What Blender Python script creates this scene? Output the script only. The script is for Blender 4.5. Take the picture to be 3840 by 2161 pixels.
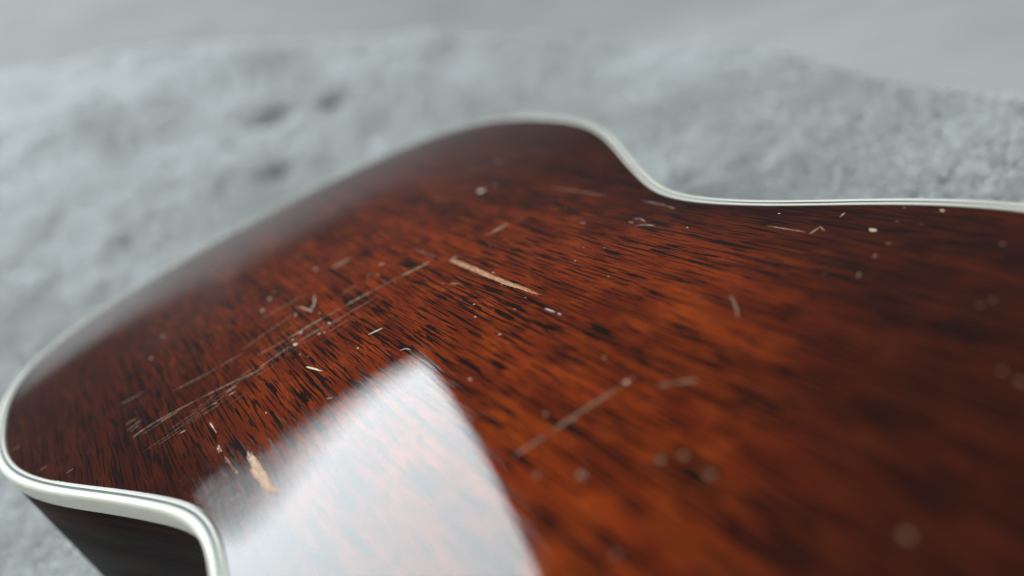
import bpy, math, random
import numpy as np
from mathutils import Matrix, Vector

for o in list(bpy.data.objects):
    bpy.data.objects.remove(o)
scene = bpy.context.scene
COL = scene.collection
rng = np.random.default_rng(7)
random.seed(7)

# ------------------------------------------------------------------ camera
cam_d = bpy.data.cameras.new('camera')
cam = bpy.data.objects.new('camera', cam_d)
COL.objects.link(cam)
RIGHT = Vector((-0.56031554, -0.761257, -0.3263959))
DOWN = Vector((-0.22758045, 0.52039466, -0.82304103))
FWD = Vector((0.79640043, -0.38688135, -0.46483242))
CAM = Vector((-0.2286, 0.0915, 0.1457))
M = Matrix.Identity(4)
for i in range(3):
    M[i][0] = RIGHT[i]
    M[i][1] = -DOWN[i]
    M[i][2] = -FWD[i]
    M[i][3] = CAM[i]
cam.matrix_world = M
cam_d.sensor_fit = 'HORIZONTAL'
cam_d.sensor_width = 36
cam_d.lens = 24.0
cam_d.clip_start = 0.01
cam_d.clip_end = 50
cam_d.dof.use_dof = True
cam_d.dof.focus_distance = 0.288
cam_d.dof.aperture_fstop = 2.1
cam_d.dof.aperture_blades = 9
cam_d.dof.aperture_rotation = 0.3
scene.camera = cam

# ------------------------------------------------------------------ world: dim even room light
world = bpy.data.worlds.new('World')
scene.world = world
world.use_nodes = True
bg = world.node_tree.nodes['Background']
bg.inputs['Color'].default_value = (0.90, 0.96, 1.0, 1)
bg.inputs['Strength'].default_value = 0.10

# ------------------------------------------------------------------ the window light seen mirrored in the lacquer
wl = bpy.data.lights.new('window_light', 'AREA')
wl.shape = 'RECTANGLE'
W_CORNER = Vector((4.0, -0.80, 2.712))                       # its low right-hand corner
W_ALONG = Vector((0.0, 1.0, -0.104)).normalized()
W_UP = Vector((0.0, 0.11, 1.0))
W_UP = (W_UP - W_ALONG * W_UP.dot(W_ALONG)).normalized()
wl.size, wl.size_y = 4.8, 7.0
wl.energy = 11.3 * math.pi * wl.size * wl.size_y
wl.color = (0.86, 0.965, 1.0)
wlo = bpy.data.objects.new('window_light', wl)
COL.objects.link(wlo)
wn = W_ALONG.cross(W_UP)
wc = W_CORNER + W_ALONG * wl.size / 2 + W_UP * wl.size_y / 2
WM = Matrix.Identity(4)
for i in range(3):
    WM[i][0] = W_ALONG[i]; WM[i][1] = W_UP[i]; WM[i][2] = wn[i]; WM[i][3] = wc[i]
wlo.matrix_world = WM

scene.render.engine = 'CYCLES'
vs = scene.view_settings
vs.view_transform = 'Standard'
vs.look = 'None'
vs.exposure = 0.0
vs.gamma = 1.0
vs.use_curve_mapping = False

# ------------------------------------------------------------------ helpers
def mesh_obj(name, verts, faces, mat, parent=None, smooth=True):
    me = bpy.data.meshes.new(name)
    me.from_pydata([tuple(v) for v in verts], [], [tuple(f) for f in faces])
    me.update()
    if smooth:
        me.polygons.foreach_set('use_smooth', [True] * len(me.polygons))
    if mat:
        me.materials.append(mat)
    ob = bpy.data.objects.new(name, me)
    COL.objects.link(ob)
    if parent:
        ob.parent = parent
    return ob

class NT:
    def __init__(self, name):
        self.m = bpy.data.materials.new(name)
        self.m.use_nodes = True
        self.t = self.m.node_tree
        self.t.nodes.clear()
        self.out = self.t.nodes.new('ShaderNodeOutputMaterial')
    def n(self, typ, **kw):
        nd = self.t.nodes.new(typ)
        for k, v in kw.items():
            setattr(nd, k, v)
        return nd
    def link(self, a, b):
        self.t.links.new(a, b)
    def put(self, sock, v):
        if isinstance(v, bpy.types.NodeSocket):
            self.link(v, sock)
        else:
            sock.default_value = v
    def math(self, op, a, b=0.0, c=0.0, clamp=False):
        nd = self.n('ShaderNodeMath', operation=op, use_clamp=clamp)
        self.put(nd.inputs[0], a); self.put(nd.inputs[1], b); self.put(nd.inputs[2], c)
        return nd.outputs[0]
    def mix(self, fac, a, b, blend='MIX'):
        nd = self.n('ShaderNodeMix', data_type='RGBA', blend_type=blend)
        self.put(nd.inputs[0], fac); self.put(nd.inputs[6], a); self.put(nd.inputs[7], b)
        return nd.outputs[2]
    def ramp(self, v, lo, hi, a=0.0, b=1.0):
        nd = self.n('ShaderNodeMapRange', interpolation_type='SMOOTHSTEP')
        self.put(nd.inputs[0], v)
        nd.inputs[1].default_value = lo; nd.inputs[2].default_value = hi
        nd.inputs[3].default_value = a; nd.inputs[4].default_value = b
        return nd.outputs[0]
    def noise(self, vec, scale, detail=2.0, rough=0.5, dist=0.0):
        nd = self.n('ShaderNodeTexNoise')
        self.put(nd.inputs['Vector'], vec)
        nd.inputs['Scale'].default_value = scale
        nd.inputs['Detail'].default_value = detail
        nd.inputs['Roughness'].default_value = rough
        nd.inputs['Distortion'].default_value = dist
        return nd.outputs[0]
    def scale(self, vec, s, off=(0, 0, 0)):
        nd = self.n('ShaderNodeMapping')
        self.put(nd.inputs[0], vec)
        nd.inputs['Scale'].default_value = s
        nd.inputs['Location'].default_value = off
        return nd.outputs[0]

def rgb(r, g, b):
    return (r, g, b, 1)

# ------------------------------------------------------------------ materials
def wood_material():
    N = NT('mahogany_lacquer')
    tc = N.n('ShaderNodeTexCoord').outputs['Object']
    # slow waver of the grain across its own direction
    wav = N.noise(N.scale(tc, (9, 14, 0)), 1.0, 2.0)
    wav2 = N.math('MULTIPLY', N.math('SUBTRACT', wav, 0.5), 0.004)
    off = N.n('ShaderNodeCombineXYZ')
    N.link(wav2, off.inputs[1])
    add = N.n('ShaderNodeVectorMath', operation='ADD')
    N.link(tc, add.inputs[0]); N.link(off.outputs[0], add.inputs[1])
    p = add.outputs[0]
    # broad figure
    fig = N.noise(N.scale(p, (14, 75, 0)), 1.0, 3.0, 0.55)
    blot = N.noise(N.scale(p, (38, 60, 0)), 1.0, 3.0, 0.6)
    fibre = N.noise(N.scale(p, (160, 1500, 0)), 1.0, 2.0, 0.6)
    mott = N.noise(N.scale(p, (420, 800, 0)), 1.0, 2.0, 0.6)
    lines = N.noise(N.scale(p, (5, 330, 0)), 1.0, 2.0, 0.6)
    c = N.mix(N.ramp(fig, 0.32, 0.66), rgb(0.135, 0.015, 0.0032), rgb(0.305, 0.039, 0.0048))
    c = N.mix(N.ramp(blot, 0.42, 0.70, 0.0, 0.6), c, rgb(0.45, 0.070, 0.007))
    c = N.mix(N.ramp(mott, 0.35, 0.65, 0.0, 0.3), c, rgb(0.14, 0.016, 0.004))
    c = N.mix(N.ramp(fibre, 0.35, 0.65, 0.0, 0.3), c, rgb(0.09, 0.013, 0.0035))
    c = N.mix(N.ramp(lines, 0.50, 0.68, 0.0, 0.5), c, rgb(0.045, 0.008, 0.003))
    # pores: long thin dark vessels, three sizes, gathered along the growth lines
    band = N.noise(N.scale(p, (7, 45, 0)), 1.0, 2.0, 0.5)
    gather = N.math('ADD', N.math('MULTIPLY', band, 0.26), N.math('MULTIPLY', lines, 0.20))
    po1 = N.noise(N.scale(p, (44, 900, 0)), 1.0, 0.0, 0.45)
    po2 = N.noise(N.scale(p, (30, 640, 0), (3.1, 1.7, 0)), 1.0, 0.5, 0.5)
    po3 = N.noise(N.scale(p, (75, 1500, 0), (7.3, 2.2, 0)), 1.0, 0.5, 0.5)
    th1 = N.math('ADD', po1, gather)
    th2 = N.math('ADD', po2, gather)
    th3 = N.math('ADD', po3, gather)
    m1 = N.ramp(th1, 0.826, 0.852)
    m2 = N.ramp(th2, 0.872, 0.904)
    m3 = N.ramp(th3, 0.822, 0.850, 0.0, 0.85)
    pore = N.math('MAXIMUM', N.math('MAXIMUM', m1, m2), m3)
    c = N.mix(N.math('MULTIPLY', pore, 0.95), c, rgb(0.007, 0.0035, 0.0028))
    # sprayed sunburst: pigment densest along the rim and over the upper bout
    at = N.n('ShaderNodeAttribute', attribute_name='burst')
    bur = at.outputs['Fac']
    bn = N.math('ADD', bur, N.math('MULTIPLY', N.math('SUBTRACT', fig, 0.5), 0.25), clamp=True)
    c = N.mix(bn, c, N.mix(0.22, rgb(0.016, 0.0045, 0.0035), c))
    # lacquer: sunk pores, faint orange peel and ripples
    peel = N.noise(N.scale(tc, (260, 260, 260)), 1.0, 2.0, 0.5)
    rip = N.noise(N.scale(tc, (60, 34, 60)), 1.0, 2.0, 0.5)
    sink = N.math('MULTIPLY', N.math('ADD', N.ramp(th1, 0.81, 0.865), N.ramp(th2, 0.83, 0.89)), -0.16)
    hgt = N.math('ADD', sink, N.math('ADD', N.math('MULTIPLY', peel, 0.12), N.math('MULTIPLY', rip, 0.6)))
    bmp = N.n('ShaderNodeBump')
    bmp.inputs['Strength'].default_value = 0.5
    bmp.inputs['Distance'].default_value = 0.00003
    N.link(hgt, bmp.inputs['Height'])
    haze = N.noise(N.scale(tc, (25, 40, 25)), 1.0, 3.0, 0.6)
    b = N.n('ShaderNodeBsdfPrincipled')
    N.link(c, b.inputs['Base Color'])
    b.inputs['Roughness'].default_value = 0.7
    b.inputs['Specular IOR Level'].default_value = 0.0
    b.inputs['Coat Weight'].default_value = 1.0
    b.inputs['Coat IOR'].default_value = 1.5
    rim = N.n('ShaderNodeAttribute', attribute_name='rubbed').outputs['Fac']
    N.link(N.math('ADD', N.ramp(haze, 0.4, 0.8, 0.012, 0.045), N.math('MULTIPLY', rim, 0.30)), b.inputs['Coat Roughness'])
    N.link(bmp.outputs[0], b.inputs['Coat Normal'])
    N.link(b.outputs[0], N.out.inputs[0])
    return N.m

def side_material():
    N = NT('dark_side_lacquer')
    tc = N.n('ShaderNodeTexCoord').outputs['Object']
    a = N.noise(N.scale(tc, (18, 18, 260)), 1.0, 3.0, 0.6)
    c = N.mix(N.ramp(a, 0.35, 0.7), rgb(0.008, 0.0045, 0.004), rgb(0.030, 0.013, 0.008))
    b = N.n('ShaderNodeBsdfPrincipled')
    N.link(c, b.inputs['Base Color'])
    b.inputs['Roughness'].default_value = 0.8
    b.inputs['Specular IOR Level'].default_value = 0.05
    b.inputs['Coat Weight'].default_value = 0.16
    b.inputs['Coat Roughness'].default_value = 0.3
    N.link(b.outputs[0], N.out.inputs[0])
    return N.m

def plastic(name, c0, c1, rough=0.28, coat=0.5, sss=0.0):
    N = NT(name)
    tc = N.n('ShaderNodeTexCoord').outputs['Object']
    a = N.noise(N.scale(tc, (45, 45, 90)), 1.0, 3.0, 0.6)
    f = N.noise(N.scale(tc, (700, 700, 700)), 1.0, 2.0, 0.5)
    c = N.mix(N.ramp(a, 0.3, 0.72), c0, c1)
    b = N.n('ShaderNodeBsdfPrincipled')
    N.link(c, b.inputs['Base Color'])
    b.inputs['Roughness'].default_value = rough
    b.inputs['Coat Weight'].default_value = coat
    b.inputs['Coat Roughness'].default_value = 0.12
    b.inputs['Subsurface Weight'].default_value = sss
    b.inputs['Subsurface Radius'].default_value = (1.0, 0.9, 0.7)
    b.inputs['Subsurface Scale'].default_value = 0.003
    bmp = N.n('ShaderNodeBump')
    bmp.inputs['Strength'].default_value = 0.25
    bmp.inputs['Distance'].default_value = 0.0002
    N.link(f, bmp.inputs['Height'])
    N.link(bmp.outputs[0], b.inputs['Normal'])
    N.link(b.outputs[0], N.out.inputs[0])
    return N.m

def matte(name, c0, c1, sc=(300, 2200, 300), rough=0.75, lo=0.35, hi=0.65):
    N = NT(name)
    tc = N.n('ShaderNodeTexCoord').outputs['Object']
    a = N.noise(N.scale(tc, sc), 1.0, 3.0, 0.6)
    c = N.mix(N.ramp(a, lo, hi), c0, c1)
    b = N.n('ShaderNodeBsdfPrincipled')
    N.link(c, b.inputs['Base Color'])
    b.inputs['Roughness'].default_value = rough
    b.inputs['Specular IOR Level'].default_value = 0.25
    N.link(b.outputs[0], N.out.inputs[0])
    return N.m

def plush_material(name, trans):
    N = NT(name)
    tc = N.n('ShaderNodeTexCoord').outputs['Object']
    a = N.noise(N.scale(tc, (14, 14, 14)), 1.0, 4.0, 0.6)
    d = N.noise(N.scale(tc, (90, 90, 90)), 1.0, 3.0, 0.6)
    c = N.mix(N.ramp(a, 0.3, 0.7), rgb(0.84, 0.84, 0.835), rgb(0.88, 0.88, 0.875))
    c = N.mix(N.ramp(d, 0.35, 0.7, 0.0, 0.4), c, rgb(0.83, 0.83, 0.825))
    b = N.n('ShaderNodeBsdfPrincipled')
    N.link(c, b.inputs['Base Color'])
    b.inputs['Roughness'].default_value = 0.9
    b.inputs['Specular IOR Level'].default_value = 0.1
    tr = N.n('ShaderNodeBsdfTranslucent')
    N.link(c, tr.inputs[0])
    ms = N.n('ShaderNodeMixShader')
    ms.inputs[0].default_value = trans
    N.link(b.outputs[0], ms.inputs[1]); N.link(tr.outputs[0], ms.inputs[2])
    N.link(ms.outputs[0], N.out.inputs[0])
    return N.m

M_WOOD = wood_material()
M_SIDE = side_material()
M_IVORY = plastic('ivory_binding', rgb(0.90, 0.83, 0.67), rgb(0.95, 0.89, 0.77), 0.5, 0.12, 0.4)
M_BLACK = plastic('black_purfling', rgb(0.03, 0.04, 0.05), rgb(0.05, 0.06, 0.075), 0.5, 0.1)
M_BARE = matte('bare_wood', rgb(0.50, 0.22, 0.10), rgb(0.78, 0.43, 0.24))
M_CREAM = matte('scratched_lacquer_cream', rgb(0.70, 0.54, 0.33), rgb(0.90, 0.80, 0.58), (900, 900, 900))
M_PALE = matte('scratched_lacquer_pale', rgb(0.40, 0.30, 0.26), rgb(0.70, 0.64, 0.58), (900, 900, 900))
M_HAIR = matte('hairline_scratch', rgb(0.34, 0.18, 0.11), rgb(0.58, 0.40, 0.29), (500, 500, 500))
M_SHEET = matte('pale_sheet', rgb(0.44, 0.43, 0.425), rgb(0.475, 0.465, 0.46), (9, 9, 9), 0.9)
M_PEACH = matte('bare_wood_pale', rgb(0.70, 0.42, 0.27), rgb(0.90, 0.62, 0.45))
M_DIM = matte('dulled_scratch', rgb(0.16, 0.085, 0.05), rgb(0.28, 0.16, 0.10), (500, 500, 500))
M_PLUSH = plush_material('grey_plush', 0.0)
M_PILE = plush_material('grey_plush_pile', 0.6)

# ------------------------------------------------------------------ plush blanket
def vnoise(x, y, seed, cell):
    """smooth value noise on arrays"""
    r = np.random.default_rng(seed)
    G = r.random((257, 257))
    u = x / cell + 100.3; v = y / cell + 100.7
    i = np.floor(u).astype(int); j = np.floor(v).astype(int)
    a = u - i; b = v - j
    a = a * a * (3 - 2 * a); b = b * b * (3 - 2 * b)
    i %= 256; j %= 256
    return (G[i, j] * (1 - a) * (1 - b) + G[i + 1, j] * a * (1 - b)
            + G[i, j + 1] * (1 - a) * b + G[i + 1, j + 1] * a * b)

BASE = -0.094
Fh = np.array([0.8995, -0.4370]); Lh = np.array([0.4370, 0.8995])   # heading across the floor and to its left
DIMP = [(.892, -.176, .026, .030), (.853, -.258, .024, .028), (1.098, .025, .018, .014), (.724, -.108, .018, .018),
        (.128, -.325, .012, .012), (.993, -.057, .016, .010), (.934, -.047, .016, .010), (.842, -.087, .014, .008),
        (.160, -.279, .011, .010), (.722, .097, .016, .006)]
# hem of the blanket where it shows, and the rest of its outline out of sight
HEM = np.array([(1.72, .75), (1.62, .42), (1.507, .113), (1.389, -.089), (1.230, -.235), (1.041, -.393), (.930, -.500), (.803, -.585),
                (.650, -.640), (.497, -.650), (.360, -.605), (.24, -.555), (.076, -.483), (-.014, -.446), (-.15, -.415), (-.42, -.41)])
RIM = np.vstack([HEM, [(-.55, -.40), (-.58, .4), (-.58, 1.3), (1.70, 1.3)]])
def inside_blanket(x, y):
    r = np.zeros(np.shape(x), bool)
    for (ax, ay), (bx, by) in zip(RIM, np.roll(RIM, -1, 0)):
        c = ((ay > y) != (by > y)) & (x < (bx - ax) * (y - ay) / (by - ay + 1e-12) + ax)
        r ^= c
    return r
def hem_dist(x, y):
    d = np.full(np.shape(x), 9.0)
    for (ax, ay), (bx, by) in zip(HEM[:-1], HEM[1:]):
        vx, vy = bx - ax, by - ay
        t = np.clip(((x - ax) * vx + (y - ay) * vy) / (vx * vx + vy * vy), 0, 1)
        d = np.minimum(d, np.hypot(x - ax - t * vx, y - ay - t * vy))
    return d
def ground_z(x, y):
    d = (x + 0.2286) * Fh[0] + (y - 0.0915) * Fh[1]       # distance ahead
    l = (x + 0.2286) * Lh[0] + (y - 0.0915) * Lh[1]       # distance to the left
    s = d * 0.90 + l * 0.44
    ramp = np.maximum(0, s - 0.72)
    return BASE + 0.34 * ramp * ramp / (ramp + 0.22), s
def blanket_z(x, y):
    z, s = ground_z(x, y)
    away = np.clip((s - 0.30) / 0.5, 0, 1)
    z = z + away * 0.012 * (vnoise(x, y, 1, 0.22) - 0.5)
    z = z + 0.006 * (vnoise(x, y, 2, 0.07) - 0.5)
    z = z + 0.002 * (vnoise(x, y, 3, 0.028) - 0.5)
    for (cx, cy, r, h) in DIMP:
        u = (x - cx) * Fh[0] + (y - cy) * Fh[1]; v = (x - cx) * Lh[0] + (y - cy) * Lh[1]
        z = z - h * np.exp(-(u / r) ** 2 - ((v + 0.4 * u) / (1.2 * r)) ** 2)
    z = z - 0.004 * (1 - np.clip(hem_dist(x, y) / 0.03, 0, 1)) ** 2
    return z

def build_blanket():
    st = 0.010
    xs = np.arange(-0.60, 1.76, st); ys = np.arange(-0.70, 1.3, st)
    X, Y = np.meshgrid(xs, ys, indexing='ij')
    Z = blanket_z(X, Y)
    nx, ny = X.shape
    me = bpy.data.meshes.new('plush_blanket')
    co = np.stack([X, Y, Z], -1).reshape(-1, 3)
    idx = np.arange(nx * ny).reshape(nx, ny)
    q = np.stack([idx[:-1, :-1], idx[1:, :-1], idx[1:, 1:], idx[:-1, 1:]], -1).reshape(-1, 4)
    keep = inside_blanket(co[:, 0], co[:, 1])
    q = q[keep[q].all(1)]
    used = np.unique(q); remap = np.zeros(nx * ny, int); remap[used] = np.arange(len(used))
    co = co[used]; q = remap[q].reshape(-1)
    nf = len(q) // 4
    me.vertices.add(len(co)); me.vertices.foreach_set('co', co.ravel())
    me.loops.add(nf * 4); me.loops.foreach_set('vertex_index', q)
    me.polygons.add(nf); me.polygons.foreach_set('loop_start', np.arange(nf) * 4)
    me.update(calc_edges=True)
    me.polygons.foreach_set('use_smooth', np.ones(nf, bool))
    me.materials.append(M_PLUSH)
    ob = bpy.data.objects.new('plush_blanket', me)
    COL.objects.link(ob)
    ob['label'] = 'thick light grey plush blanket spread under and behind the guitar body'
    ob['category'] = 'blanket'
    return ob

def build_pile(parent):
    # strands of the pile as slim folded blades, leaning in drifting directions
    n = 620000
    a = rng.random(n); b = rng.random(n)
    d = 0.16 + 1.75 * a ** 1.25
    l = (b - 0.5) * 2.0 * (0.35 + 0.85 * d)
    x = CAM[0] + d * Fh[0] + l * Lh[0]; y = CAM[1] + d * Fh[1] + l * Lh[1]
    ok = inside_blanket(x, y)
    x, y, d = x[ok], y[ok], d[ok]; n = len(x)
    z = blanket_z(x, y)
    ang = 0.5 + 2.6 * vnoise(x, y, 11, 0.10) + 0.4 * vnoise(x, y, 12, 0.03) + rng.normal(0, 0.9, n)
    lean = 0.60 + 0.25 * vnoise(x, y, 13, 0.06)
    ln = (0.009 + 0.003 * vnoise(x, y, 14, 0.035)) * (0.8 + 0.35 * rng.random(n)) * (1 + 0.35 * d)
    dx = np.cos(ang) * np.sin(lean); dy = np.sin(ang) * np.sin(lean); dz = np.cos(lean)
    w = 0.0008 * (1 + 0.9 * d)
    px, py = -np.sin(ang + rng.normal(0, 1, n)), np.cos(ang)
    base = np.stack([x, y, z - 0.001], -1)
    side = np.stack([px * w, py * w, 0 * w], -1)
    mid = base + np.stack([dx * 0.4, dy * 0.4, dz * 0.75], -1) * ln[:, None]
    tip = base + np.stack([dx * 1.1, dy * 1.1, dz], -1) * ln[:, None]
    co = np.stack([base - side, base + side, mid + side * 0.8, mid - side * 0.8, tip], 1).reshape(-1, 3)
    k = np.arange(n) * 5
    q = np.stack([k, k + 1, k + 2, k + 3, k + 3, k + 2, k + 4], -1).reshape(-1)
    ls = np.stack([np.arange(n) * 7, np.arange(n) * 7 + 4], -1).reshape(-1)
    me = bpy.data.meshes.new('pile')
    me.vertices.add(n * 5); me.vertices.foreach_set('co', co.ravel())
    me.loops.add(n * 7); me.loops.foreach_set('vertex_index', q)
    me.polygons.add(2 * n); me.polygons.foreach_set('loop_start', ls)
    me.update(calc_edges=True)
    me.polygons.foreach_set('use_smooth', np.ones(2 * n, bool))
    me.materials.append(M_PILE)
    ob = bpy.data.objects.new('pile', me)
    COL.objects.link(ob)
    ob.parent = parent
    ob['kind'] = 'stuff'
    return ob

def build_sheet():
    st = 0.025
    xs = np.arange(-0.9, 2.9, st); ys = np.arange(-1.9, 1.7, st)
    X, Y = np.meshgrid(xs, ys, indexing='ij')
    Z = ground_z(X, Y)[0] - 0.014 + 0.018 * (vnoise(X, Y, 21, 0.26) - 0.5) + 0.004 * (vnoise(X, Y, 22, 0.09) - 0.5)
    nx, ny = X.shape
    idx = np.arange(nx * ny).reshape(nx, ny)
    q = np.stack([idx[:-1, :-1], idx[1:, :-1], idx[1:, 1:], idx[:-1, 1:]], -1).reshape(-1, 4)
    ob = mesh_obj('bed_sheet', np.stack([X, Y, Z], -1).reshape(-1, 3), q.tolist(), M_SHEET)
    ob['label'] = 'pale smooth grey sheet showing beyond the hem of the plush blanket'
    ob['category'] = 'sheet'
    return ob

build_sheet()
blanket = build_blanket()
build_pile(blanket)

# ------------------------------------------------------------------ guitar body: outline and arch
HALF = np.array([(-248, 0), (-246, 40), (-236, 85), (-215, 118), (-190, 138), (-162, 148.5), (-133, 151.1),
                 (-111, 148.8), (-87, 142.8), (-66, 136), (-42, 128.7), (-20, 124.5), (0, 122.8), (12, 123.6),
                 (21.8, 127), (30, 131.2), (45, 139.5), (66, 151.3), (92, 167), (119, 181.8), (148, 193.5),
                 (176, 198.8), (211, 200.2), (250, 197.8), (281, 188.3), (302.5, 172), (317, 154), (330.5, 126),
                 (341, 88), (347, 45), (349, 0)]) / 1000.0

def catmull(p, n=12):
    out = []
    ext = np.vstack([p[1] * [1, -1], p, p[-2] * [1, -1]])
    for i in range(len(p) - 1):
        p0, p1, p2, p3 = ext[i:i + 4]
        t0 = 0.0
        t1 = t0 + np.linalg.norm(p1 - p0) ** .5
        t2 = t1 + np.linalg.norm(p2 - p1) ** .5
        t3 = t2 + np.linalg.norm(p3 - p2) ** .5
        for t in np.linspace(t1, t2, n, endpoint=False):
            a1 = (t1 - t) / (t1 - t0) * p0 + (t - t0) / (t1 - t0) * p1
            a2 = (t2 - t) / (t2 - t1) * p1 + (t - t1) / (t2 - t1) * p2
            a3 = (t3 - t) / (t3 - t2) * p2 + (t - t2) / (t3 - t2) * p3
            b1 = (t2 - t) / (t2 - t0) * a1 + (t - t0) / (t2 - t0) * a2
            b2 = (t3 - t) / (t3 - t1) * a2 + (t - t1) / (t3 - t1) * a3
            out.append((t2 - t) / (t2 - t1) * b1 + (t - t1) / (t2 - t1) * b2)
    out.append(p[-1])
    return np.array(out)

def resample(c, n):
    s = np.r_[0, np.cumsum(np.linalg.norm(np.diff(c, axis=0), axis=1))]
    u = np.linspace(0, s[-1], n)
    return np.c_[np.interp(u, s, c[:, 0]), np.interp(u, s, c[:, 1])]

NH = 240
HO = resample(catmull(HALF), NH + 1)
for _ in range(30):
    e = np.vstack([HO[1] * [1, -1], HO, HO[-2] * [1, -1]])
    HO = (e[:-2] + 2 * e[1:-1] + e[2:]) / 4
# closed loop, anticlockwise seen from above: butt -> far... (y>0 half reversed, then y<0 half)
LOOP = np.vstack([HO[::-1], (HO * [1, -1])[1:-1]])       # start at butt, along +y side to the neck end, back along -y side
NL = len(LOOP)
TAN = np.roll(LOOP, -1, 0) - np.roll(LOOP, 1, 0)
TAN /= np.linalg.norm(TAN, axis=1)[:, None]
NOR = np.c_[TAN[:, 1], -TAN[:, 0]]                        # outward
if (NOR[0] @ np.array([1, 0])) < 0:
    NOR = -NOR

# membrane-like arch: solve  lap(u) = -1, u = 0 on the outline, with sources outside the outline
TH = np.gradient(HO, axis=0); TH /= np.linalg.norm(TH, axis=1)[:, None]
NN = np.c_[-TH[:, 1], TH[:, 0]]
Q = (HO + NN * .05)[2:-2:6]
def arch_terms(x, y):
    x = np.asarray(x, float)[..., None]; y = np.asarray(y, float)[..., None]
    return np.concatenate([np.ones_like(x), np.log((x - Q[:, 0]) ** 2 + (y - Q[:, 1]) ** 2)
                           + np.log((x - Q[:, 0]) ** 2 + (y + Q[:, 1]) ** 2)], -1)
CO, *_ = np.linalg.lstsq(arch_terms(HO[:, 0], HO[:, 1]), ((HO[:, 0] - .05) ** 2 + HO[:, 1] ** 2) / .09, rcond=1e-9)
def arch_u(x, y):
    return arch_terms(x, y) @ CO - ((np.asarray(x) - .05) ** 2 + np.asarray(y) ** 2) / .09
UMAX = arch_u(np.linspace(0, .25, 200), np.zeros(200)).max()
ARCH_H, ARCH_P, ARCH_C, ARCH_E, ARCH_S, ARCH_B = 0.012, 1.134, -0.57, 0.03, -1.5, 0.0070
def arch_z(x, y):
    t = np.clip(arch_u(x, y) / UMAX, 0, 1)
    t0 = t
    t = (t - ARCH_E * (1 - np.exp(-t / ARCH_E))) / (1 - ARCH_E * (1 - math.exp(-1 / ARCH_E)))
    t = np.clip(t, 0, 1) ** ARCH_P
    b = np.clip((np.asarray(x) - .13) / .20, 0, 1)            # fuller arch over the lower bout
    b = b * b * (3 - 2 * b)
    f = np.clip(t0 - .02 * (1 - np.exp(-t0 / .02)), 0, 1)
    return ARCH_H * (1 + ARCH_S * (np.asarray(x) - .1)) * (t + ARCH_C * t * (1 - t)) + b * ARCH_B * (1 - (1 - f) ** 2)

def edge_dist(x, y):
    P = np.stack([x, y], -1).reshape(-1, 2)
    D = np.empty(len(P))
    for k in range(0, len(P), 4000):
        D[k:k + 4000] = np.sqrt(((P[k:k + 4000, None] - LOOP[None]) ** 2).sum(-1)).min(1)
    return D.reshape(np.shape(x))

guitar = bpy.data.objects.new('guitar_body', None)
COL.objects.link(guitar)
guitar.empty_display_size = 0.1
guitar.location = (0, 0, BASE + 0.004)
guitar['label'] = 'worn reddish brown arched guitar body lying face down on the grey blanket'
guitar['category'] = 'guitar'
Z0 = -(BASE + 0.004)          # children are in guitar coordinates: back edge sits this high above the blanket

DEPTH = 0.084
INNER = -0.0019
# ---- arched back plate
def build_back():
    rim = LOOP + NOR * (INNER + 0.0002)
    C = np.array([0.03, 0.0])
    R = 130
    fr = np.linspace(0, 1, R + 1)[1:]
    pts = [C[None]]
    for f in fr:
        pts.append(C + (rim - C) * f)
    P = np.vstack(pts)
    z = arch_z(P[:, 0], P[:, 1])
    V = [(p[0], p[1], zz + Z0) for p, zz in zip(P, z)]
    F = []
    for i in range(NL):
        F.append((0, 1 + i, 1 + (i + 1) % NL))
    for r in range(R - 1):
        a = 1 + r * NL; b = a + NL
        for i in range(NL):
            j = (i + 1) % NL
            F.append((a + i, b + i, b + j, a + j))
    # underside rim, so that the plate has thickness
    k = len(V)
    last = 1 + (R - 1) * NL
    for p in rim:
        V.append((p[0], p[1], Z0 - 0.004))
    for i in range(NL):
        j = (i + 1) % NL
        F.append((last + i, k + i, k + j, last + j))
    ob = mesh_obj('back', V, F, M_WOOD, guitar)
    ed = edge_dist(P[:, 0], P[:, 1])
    x = P[:, 0]; y = P[:, 1]
    # width of the dark band: wide round the upper bout, narrower round the waist and the lower bout
    w0 = np.interp(x, [-.25, -.16, -.12, -.08, -.03, .05, .10, .20, .35], [.13, .11, .085, .055, .04, .05, .11, .18, .18])
    burst = 1 - np.clip((ed - 0.10 * w0) / (1.2 * w0), 0, 1)
    burst = burst * burst * (3 - 2 * burst)
    sk = np.clip((-(x + .10) - 0.6 * y - 0.005) / 0.075, 0, 1)
    sk = sk * sk * (3 - 2 * sk)
    burst = 1 - (1 - burst) * (1 - 0.95 * sk)
    full = np.zeros(len(V)); full[:len(P)] = burst; full[len(P):] = 1
    at = ob.data.attributes.new('burst', 'FLOAT', 'POINT')
    at.data.foreach_set('value', full)
    # lacquer rubbed dull towards the butt rim
    rb = np.clip((x - .07) / .12, 0, 1) * (1 - np.clip((ed - .05) / .17, 0, 1))
    rb = rb * (1 - 0.7 * np.clip((y - .06) / .08, 0, 1))
    full = np.zeros(len(V)); full[:len(P)] = rb * rb * (3 - 2 * rb)
    at = ob.data.attributes.new('rubbed', 'FLOAT', 'POINT')
    at.data.foreach_set('value', full)
    return ob

back = build_back()
back['label'] = 'arched mahogany back with dark sunburst edge, scratches and chips'

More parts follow.
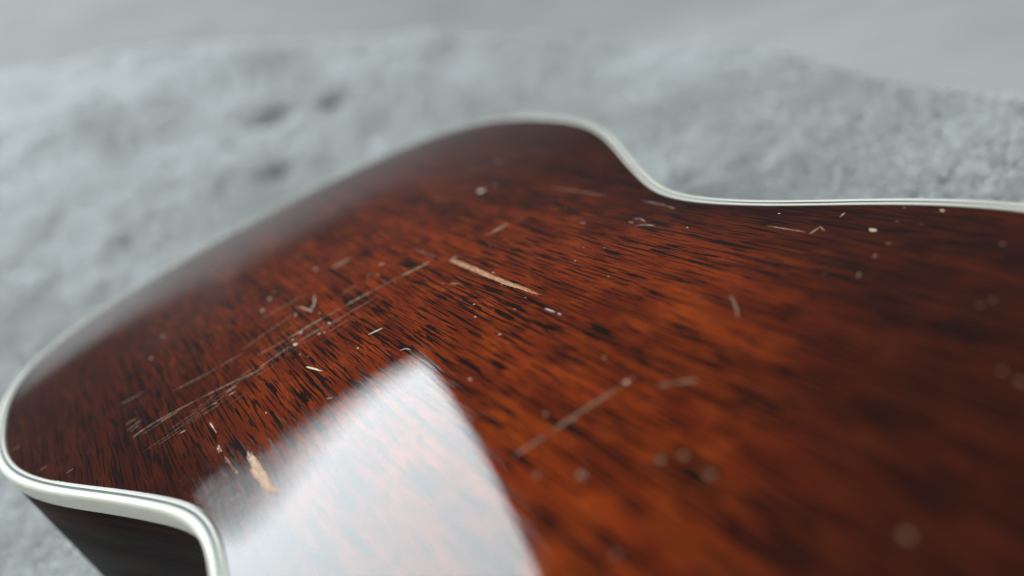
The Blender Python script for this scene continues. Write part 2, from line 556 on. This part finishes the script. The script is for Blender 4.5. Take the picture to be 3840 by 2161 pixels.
def sweep(name, prof, mat, closed=False):
    """prof: list of (outward offset, z below back edge); z None -> arch height"""
    m = len(prof)
    V = []
    for (o, dz) in prof:
        ring = LOOP + NOR * o
        zz = arch_z(ring[:, 0], ring[:, 1]) if o < 0 else np.zeros(NL)
        for p, q in zip(ring, zz):
            V.append((p[0], p[1], Z0 + dz + (q if dz > -0.002 else 0)))
    F = []
    for r in range(m if closed else m - 1):
        a = r * NL; b = ((r + 1) % m) * NL
        for i in range(NL):
            j = (i + 1) % NL
            F.append((a + i, b + i, b + j, a + j))
    return mesh_obj(name, V, F, mat, guitar)

BT = 0.0033          # outer binding, across the top
BS = 0.0092          # outer binding, down the side
sweep('inner_binding', [(INNER, -0.003), (INNER, 0.00015), (INNER + .0002, 0.00030), (-.00065, 0.00034), (-.00055, 0.00030), (-.00055, -0.003)], M_IVORY, True)
sweep('purfling', [(-.00055, -0.003), (-.00055, 0.00032), (0, 0.00036), (.00055, 0.00032), (.00055, -0.003)], M_BLACK, True)
bind = []
bind.append((.00055, -0.006)); bind.append((.00055, 0.00028)); bind.append((.0007, 0.00034))
for k in range(9):
    a = k / 8 * math.pi / 2
    r = 0.0017
    bind.append((.00055 + BT - r + r * math.sin(a), 0.00020 - r + r * math.cos(a)))
bind += [(.00055 + BT, -BS + 0.0004), (.00055 + BT - 0.0003, -BS), (.0006, -BS)]
sweep('binding', bind, M_IVORY, True)
sweep('side', [(.0012, -BS - 0.00004), (.00055 + BT - .00025, -BS - 0.00004), (.00055 + BT - .00025, -DEPTH + 0.0065), (.0012, -DEPTH + 0.0065)], M_SIDE, True)
fb = [(.0012, -DEPTH + 0.0064), (.00055 + BT, -DEPTH + 0.0064), (.00055 + BT, -DEPTH + 0.0012), (.00055 + BT - .0012, -DEPTH), (.0004, -DEPTH)]
sweep('front_binding', fb, M_IVORY, True)
# ---- front plate, face down
def build_front():
    rim = LOOP + NOR * .0003
    C = np.array([0.03, 0.0])
    V = []; F = []
    R = 12
    for s in (0, 1):
        k0 = len(V)
        zz = Z0 - DEPTH + (0.0002 if s else 0.004)
        V.append((C[0], C[1], zz))
        for f in np.linspace(0, 1, R + 1)[1:]:
            for p in C + (rim - C) * f:
                V.append((p[0], p[1], zz))
        for i in range(NL):
            F.append((k0, k0 + 1 + i, k0 + 1 + (i + 1) % NL))
        for r in range(R - 1):
            a = k0 + 1 + r * NL; b = a + NL
            for i in range(NL):
                j = (i + 1) % NL
                F.append((a + i, b + i, b + j, a + j))
    return mesh_obj('front', V, F, M_SIDE, guitar)
build_front()

# ------------------------------------------------------------------ wear: scratches, nicks and chips through the lacquer (mm on the back)
SCRATCHES = [
    ('C', 0.45, [(69.5, -16.8), (70.7, -7.2), (72.9, 0.6)]),
    ('H', 0.28, [(72.9, 0.6), (75.1, 11.3), (78.0, 22.9)]),
    ('C', 0.45, [(76.3, 15.5), (78.0, 22.9), (79.1, 29.4)]),
    ('H', 0.25, [(79.1, 29.4), (80.4, 34.6), (81.7, 39.7)]),
    ('C', 0.42, [(81.7, 39.7), (83.9, 46.8), (84.9, 53.3), (86.5, 59.5)]),
    ('H', 0.22, [(86.5, 59.5), (89.3, 68.5), (92.1, 75.9)]),
    ('H', 0.2, [(69.2, -19.0), (69.5, -16.8)]),
    ('H', 0.22, [(106.3, 47.6), (106.9, 58.0), (107.1, 69.5), (107.5, 79.6)]),
    ('H', 0.22, [(106.9, 91.7), (111.2, 103.8), (115.9, 114.7)]),
    ('H', 0.18, [(103.6, 79.3), (105.7, 86.5), (106.9, 91.7)]),
    ('H', 0.2, [(136.3, 126.2), (138.2, 133.4), (140.6, 139.5)]),
    ('P', 0.28, [(78.2, 60.3), (78.9, 69.9), (79.5, 79.4)]),
    ('H', 0.22, [(72.9, 41.2), (75.9, 51.2), (78.2, 60.3)]),
    ('H', 0.2, [(68.0, 14.9), (69.7, 28.4), (72.9, 41.2)]),
    ('P', 0.25, [(78.5, 79.5), (87.3, 97.0), (91.5, 106.4)]),
    ('H', 0.26, [(91.5, 106.4), (98.6, 125.2), (100.8, 139.7)]),
    ('H', 0.22, [(119.7, 35.4), (122.4, 48.5), (125.9, 61.6)]),
    ('H', 0.16, [(92.3, 17.5), (92.9, 26.8)]),
    ('C', 0.45, [(111.1, 45.8), (107.8, 43.5), (100.1, 42.2), (100.5, 39.4), (105.1, 36.6), (112.7, 34.4)]),
    ('C', 0.3, [(100.1, 42.2), (96.1, 41.7)]),
    ('C', 0.4, [(105.2, 47.1), (103.2, 49.6)]),
    ('C', 1, [(41.4, 34.2), (40.0, 31.1), (38.5, 27.6)]),
    ('C', 0.7, [(64.1, -51.4), (64.5, -56.8), (64.9, -62.5)]),
    ('H', 0.3, [(65.2, -47.7), (64.1, -51.4)]),
    ('C', 0.8, [(131.9, 14.9), (130.5, 9.6), (129.2, 4.3)]),
    ('C', 0.7, [(98.7, 0.1), (97.8, -2.9)]),
    ('P', 0.5, [(95.8, 8.9), (95.0, 6.6)]),
    ('P', 0.4, [(18.0, -113.6), (11.8, -114.0), (7.0, -113.9), (0.8, -113.6)]),
    ('P', 0.35, [(0.8, -113.6), (-5.5, -112.2)]),
    ('P', 0.4, [(5.6, -95.6), (2.3, -96.9), (-2.6, -95.3)]),
    ('P', 0.5, [(-1.2, -89.9), (-4.7, -92.5), (-10.5, -93.7)]),
    ('P', 0.45, [(5.4, -92.1), (2.0, -92.1)]),
    ('P', 0.45, [(27.9, -80.4), (24.1, -81.7)]),
    ('H', 0.35, [(84.7, -106.2), (71.8, -108.2), (56.7, -109.9), (40.3, -110.9)]),
    ('P', 0.6, [(59.6, -23.4), (59.3, -25.3), (58.8, -27.0)]),
    ('P', 0.5, [(38.0, -9.7), (35.1, -10.3), (33.4, -11.1)]),
    ('P', 0.35, [(26.1, -25.5), (23.6, -25.9)]),
    ('C', 0.8, [(52.5, 62.4), (48.4, 61.2), (43.5, 59.6)]),
    ('C', 0.5, [(52.0, 62.3), (46.7, 61.0), (40.1, 58.8)]),
    ('P', 0.4, [(20.4, 65.6), (17.9, 63.3)]),
    ('P', 0.4, [(79.8, 95.4), (79.0, 89.6)]),
    ('P', 0.45, [(76.2, 95.1), (74.7, 91.2)]),
    ('P', 0.3, [(75.1, 119.6), (74.2, 116.7)]),
    ('C', 0.35, [(66.5, 107.2), (59.4, 106.8), (55.3, 106.7)]),
    ('H', 0.3, [(78.3, 102.8), (77.3, 100.1)]),
    ('H', 0.2, [(96.4, 125.2), (93.6, 115.9)]),
    ('H', 0.2, [(80.0, 85.2), (76.9, 75.8)]),
    ('P', 0.5, [(14.6, 31.6), (12.6, 29.4), (9.5, 28.5)]),
    ('C', 1, [(-76.1, 38.1), (-78.8, 25.5)]),
    ('C', 1.3, [(-78.8, 25.5), (-81.4, 9.0), (-83.4, -1.4)]),
    ('C', 0.8, [(-83.4, -1.4), (-83.8, -8.3)]),
    ('P', 1.5, [(-93.3, -8.3), (-96.1, -11.4)]),
    ('H', 1.2, [(-96.1, -11.4), (-101.9, -17.5)]),
    ('P', 1, [(-79.9, -59.5), (-86.2, -54.5), (-91.7, -49.1)]),
    ('H', 0.5, [(-77.2, -110.3), (-77.2, -116.8)]),
    ('H', 0.5, [(-79.4, -126.8), (-79.1, -131.3)]),
    ('H', 0.5, [(-76.7, -117.6), (-80.9, -114.4)]),
    ('H', 0.5, [(-56.8, -111.1), (-74.9, -111.3)]),
    ('P', 0.9, [(-109.9, -87.8), (-109.0, -91.1)]),
    ('H', 0.8, [(-107.3, -101.9), (-106.7, -104.8)]),
    ('P', 0.9, [(-22.8, -18.5), (-26.1, -18.6), (-29.6, -18.8)]),
    ('P', 0.9, [(-30.8, -18.7), (-32.9, -19.0)]),
    ('P', 0.22, [(109.2, 139.5), (110.4, 131.8)]),
    ('P', 0.22, [(106.3, 138.4), (106.9, 133.8)]),
    ('H', 0.22, [(116.0, 139.5), (114.7, 133.7)]),
    ('H', 0.22, [(99.2, 138.0), (99.7, 133.5)]),
    ('H', 0.25, [(75.4, 120.0), (74.5, 116.9)]),
    ('H', 0.3, [(66.3, 106.6), (56.5, 106.8)]),
    ('H', 0.25, [(168.0, 193.3), (169.3, 189.4)]),
    ('H', 0.25, [(127.5, 180.0), (127.4, 176.3)]),
    ('H', 0.25, [(108.6, 168.8), (108.3, 165.2)]),
]
SPOTS = [
    ('C', 1.2, 76.3, 58.8), ('C', 0.8, 83.4, 53.2), ('C', 0.8, 73.6, 40.9), ('C', 0.6, 82.3, 58.2), ('C', 0.6, 70.5, 47.8),
    ('C', 0.45, 68.7, 45.8), ('C', 0.5, 96.5, 41.8), ('C', 0.5, 89.3, 40.1), ('P', 1.1, 143.5, 50.7), ('P', 0.6, 149, 46.3),
    ('P', 0.7, 180.2, 19.5), ('P', 1, 134.9, 57.9), ('P', 1, 143.8, 21), ('P', 0.5, 88.6, 5.6), ('P', 0.35, 79.3, 6.3),
    ('P', 0.35, 69.5, 4.8), ('P', 0.3, 92.7, 17.6), ('C', 0.5, 37.1, 41.7), ('P', 0.4, 65.1, 60.6), ('P', 0.35, 58.9, 58.8),
    ('C', 2.6, 126.5, -85.9), ('P', 1, 124.6, -95.2), ('P', 1.2, 163.4, -125.3), ('P', 0.8, 182.2, -116.1), ('P', 0.35, 62.9, -70.6),
    ('P', 0.35, 49.9, -90), ('P', 0.4, 50, -40.8), ('P', 0.45, -6.3, -66.1), ('P', 0.35, 3.1, -62), ('P', 0.45, -3.5, -51.3),
    ('P', 0.5, 10, -4.8), ('P', 0.5, -11.3, -11.8), ('P', 0.35, -8.3, -19.6), ('P', 0.5, -28.2, -48.4), ('H', 0.7, 0.8, 0.5),
    ('P', 0.3, 41.5, -7.3), ('P', 0.3, 11.3, -21), ('P', 1.5, -99.6, 29.9), ('P', 1.1, -113.8, 13.3), ('P', 1.2, -118.2, 8.6),
    ('P', 1.4, -127.6, 9.5), ('P', 1.1, -124.7, 41.6), ('P', 1.5, -170.9, -2.9), ('P', 0.9, -80.7, 17), ('P', 0.8, -67.8, -9.2),
    ('C', 0.8, -83.3, -4.2), ('H', 0.9, -71.5, 20.4), ('H', 1.1, -88.2, 38.3), ('P', 0.7, -19.9, 2.5), ('H', 0.8, -31.7, 24.8),
    ('P', 0.7, -68, -8.8), ('C', 1.3, -96.3, -120.8), ('C', 0.8, -110.2, -141.9), ('P', 0.6, -100.4, -129.4), ('P', 0.7, -106.3, -113.1),
    ('P', 0.6, -97.2, -140.5), ('C', 0.5, -54.7, -122.7), ('P', 0.5, -108.8, -130.2), ('H', 0.9, -137.1, -125.1), ('C', 0.5, -26.1, -97.8),
    ('P', 0.5, -99, -85.9), ('P', 0.8, -148.6, -92.4), ('P', 0.8, -147.1, -88.5), ('P', 1.1, -168.5, -61.1), ('H', 0.9, -163.7, -63),
    ('P', 1, -100.4, -15.6), ('P', 1, 188.7, 106.9), ('P', 0.8, 170, 117.1), ('C', 0.45, 42.3, 86.6), ('P', 0.5, 43.6, 108.9),
]
CHIPS = [
    ('B', [(57.7, -21.2), (56.8, -24.2), (48.0, -25.2), (38.5, -25.4), (28.0, -24.2), (17.9, -24.3), (11.0, -25.0), (4.3, -25.2), (-1.4, -25.5), (-6.9, -25.0), (-11.5, -24.5), (-6.5, -23.0), (1.1, -22.8), (8.1, -21.5), (13.4, -21.1), (18.7, -21.6), (26.6, -20.9), (35.2, -20.8), (44.4, -20.9), (50.7, -21.0)]),
    ('B', [(93.2, -19.5), (91.4, -21.2), (85.1, -21.4), (77.2, -21.1), (70.5, -20.8), (76.9, -19.9), (84.4, -19.4)]),
    ('B', [(28.0, 100.1), (22.2, 99.0), (16.5, 98.2), (10.8, 98.7), (3.8, 98.2), (-1.4, 98.9), (-7.6, 98.3), (-4.5, 101.0), (1.8, 102.2), (8.7, 102.8), (13.1, 103.6), (15.8, 101.9), (20.9, 101.8)]),
    ('P', [(37.1, 109.3), (31.9, 107.8), (26.0, 107.2), (20.6, 106.4), (21.1, 107.4), (25.6, 108.7), (31.5, 109.3)]),
    ('P', [(44.4, 109.9), (43.8, 108.0), (41.9, 107.9), (41.9, 109.4)]),
]
WEAR = {'C': M_CREAM, 'P': M_PALE, 'H': M_HAIR, 'B': M_BARE}
LIFT = 0.00006

def surf(x, y, k=1.0):
    return Z0 + arch_z(np.asarray(x, float), np.asarray(y, float)) + LIFT * k

def scratch(mat, w, pl):
    p = np.array(pl) / 1000.0
    if len(p) > 2:
        t = np.arange(len(p)); tt = np.linspace(0, len(p) - 1, (len(p) - 1) * 4 + 1)
        ext = np.vstack([2 * p[0] - p[1], p, 2 * p[-1] - p[-2]])
        out = []
        for v in tt:
            i = min(int(v), len(p) - 2); f = v - i
            p0, p1, p2, p3 = ext[i:i + 4]
            out.append(0.5 * ((2 * p1) + (p2 - p0) * f + (2 * p0 - 5 * p1 + 4 * p2 - p3) * f * f + (3 * p1 - p0 - 3 * p2 + p3) * f ** 3))
        p = np.array(out)
    p = resample(p, max(5, min(40, int(np.linalg.norm(np.diff(p, axis=0), axis=1).sum() / 0.0012))))
    n = len(p)
    tg = np.gradient(p, axis=0); tg /= np.linalg.norm(tg, axis=1)[:, None] + 1e-12
    nr = np.c_[-tg[:, 1], tg[:, 0]]
    s = np.linspace(0, 1, n)
    ww = (w * 0.85 + 0.06) / 2000.0 * np.clip(np.minimum(s, 1 - s) * 5 + 0.12, 0, 1) * (0.8 + 0.4 * rng.random(n))
    a = p + nr * ww[:, None]; b = p - nr * ww[:, None]
    q = np.vstack([a, b])
    z = surf(q[:, 0], q[:, 1], 1.0 + 0.3 * rng.random())
    F = [(i, i + 1, n + i + 1, n + i) for i in range(n - 1)]
    return mesh_obj('scratch', np.c_[q, z], F, mat, back)

def nick(mat, r, x, y):
    n = 11
    a = np.linspace(0, 2 * math.pi, n, endpoint=False)
    rr = r / 1000.0 * (0.45 + 0.75 * rng.random(n))
    q = np.c_[x / 1000.0 + rr * np.cos(a) * 1.15, y / 1000.0 + rr * np.sin(a) * 0.85]
    q = np.vstack([[x / 1000.0, y / 1000.0], q])
    z = surf(q[:, 0], q[:, 1], 1.6)
    F = [(0, 1 + i, 1 + (i + 1) % n) for i in range(n)]
    return mesh_obj('nick', np.c_[q, z], F, mat, back)

def chip(mat, poly, row=0.25, jit=3.0, fill=0.88):
    """bare wood laid open in torn fibres that run with the grain"""
    P = np.array(poly)
    V = []; F = []
    y = P[:, 1].min() + row / 2
    while y < P[:, 1].max():
        xs = []
        for i in range(len(P)):
            a, b = P[i], P[(i + 1) % len(P)]
            if (a[1] - y) * (b[1] - y) < 0:
                xs.append(a[0] + (y - a[1]) / (b[1] - a[1]) * (b[0] - a[0]))
        xs.sort()
        for x0, x1 in zip(xs[::2], xs[1::2]):
            x0 -= rng.random() * jit; x1 += rng.random() * jit
            x = x0
            while x < x1:
                L = min(x1 - x, 1.2 + 3.5 * rng.random())
                if rng.random() < fill and L > 0.3:
                    k = len(V)
                    h = row * (0.50 + 0.12 * rng.random())
                    for (qx, qy) in ((x, y - h), (x + L, y - h * .7), (x + L, y + h * .7), (x, y + h)):
                        V.append((qx / 1000, qy / 1000, float(surf(qx / 1000, qy / 1000, 1.0 + 0.4 * rng.random()))))
                    F.append((k, k + 1, k + 2, k + 3))
                x += L + (0.5 * rng.random() if rng.random() < 0.35 else 0.0)
        y += row
    return mesh_obj('chip', V, F, mat, back, smooth=False)

for m, w, pl in SCRATCHES:
    scratch(M_DIM if np.mean([q[0] for q in pl]) < -60 and w > 0.7 else WEAR[m], w + (0.10 if m == 'H' else 0.0), pl)
for m, r, x, y in SPOTS:
    nick(M_DIM if x < -60 and m != 'C' else WEAR[m], r, x, y)
for k, (m, pl) in enumerate(CHIPS):
    P = np.array(pl); c0 = P.mean(0)
    P = c0 + (P - c0) * [1.0, 0.72 if k == 0 else 0.75]
    chip((M_BARE, M_DIM, M_PEACH, M_HAIR, M_HAIR)[k], P, 0.16 if k == 0 else 0.2, fill=(.9, .7, .85, .45, .6)[k])
# sheaf of hairline scratches running with the long ones
for k in range(34):
    y0 = rng.uniform(20, 118); x0 = 64 + (y0 + 15) * 0.135 + rng.normal(0, 7)
    L = rng.uniform(4, 22)
    scratch(M_HAIR, rng.uniform(0.03, 0.09), [(x0, y0), (x0 + 0.135 * L + rng.normal(0, .25), y0 + L)])
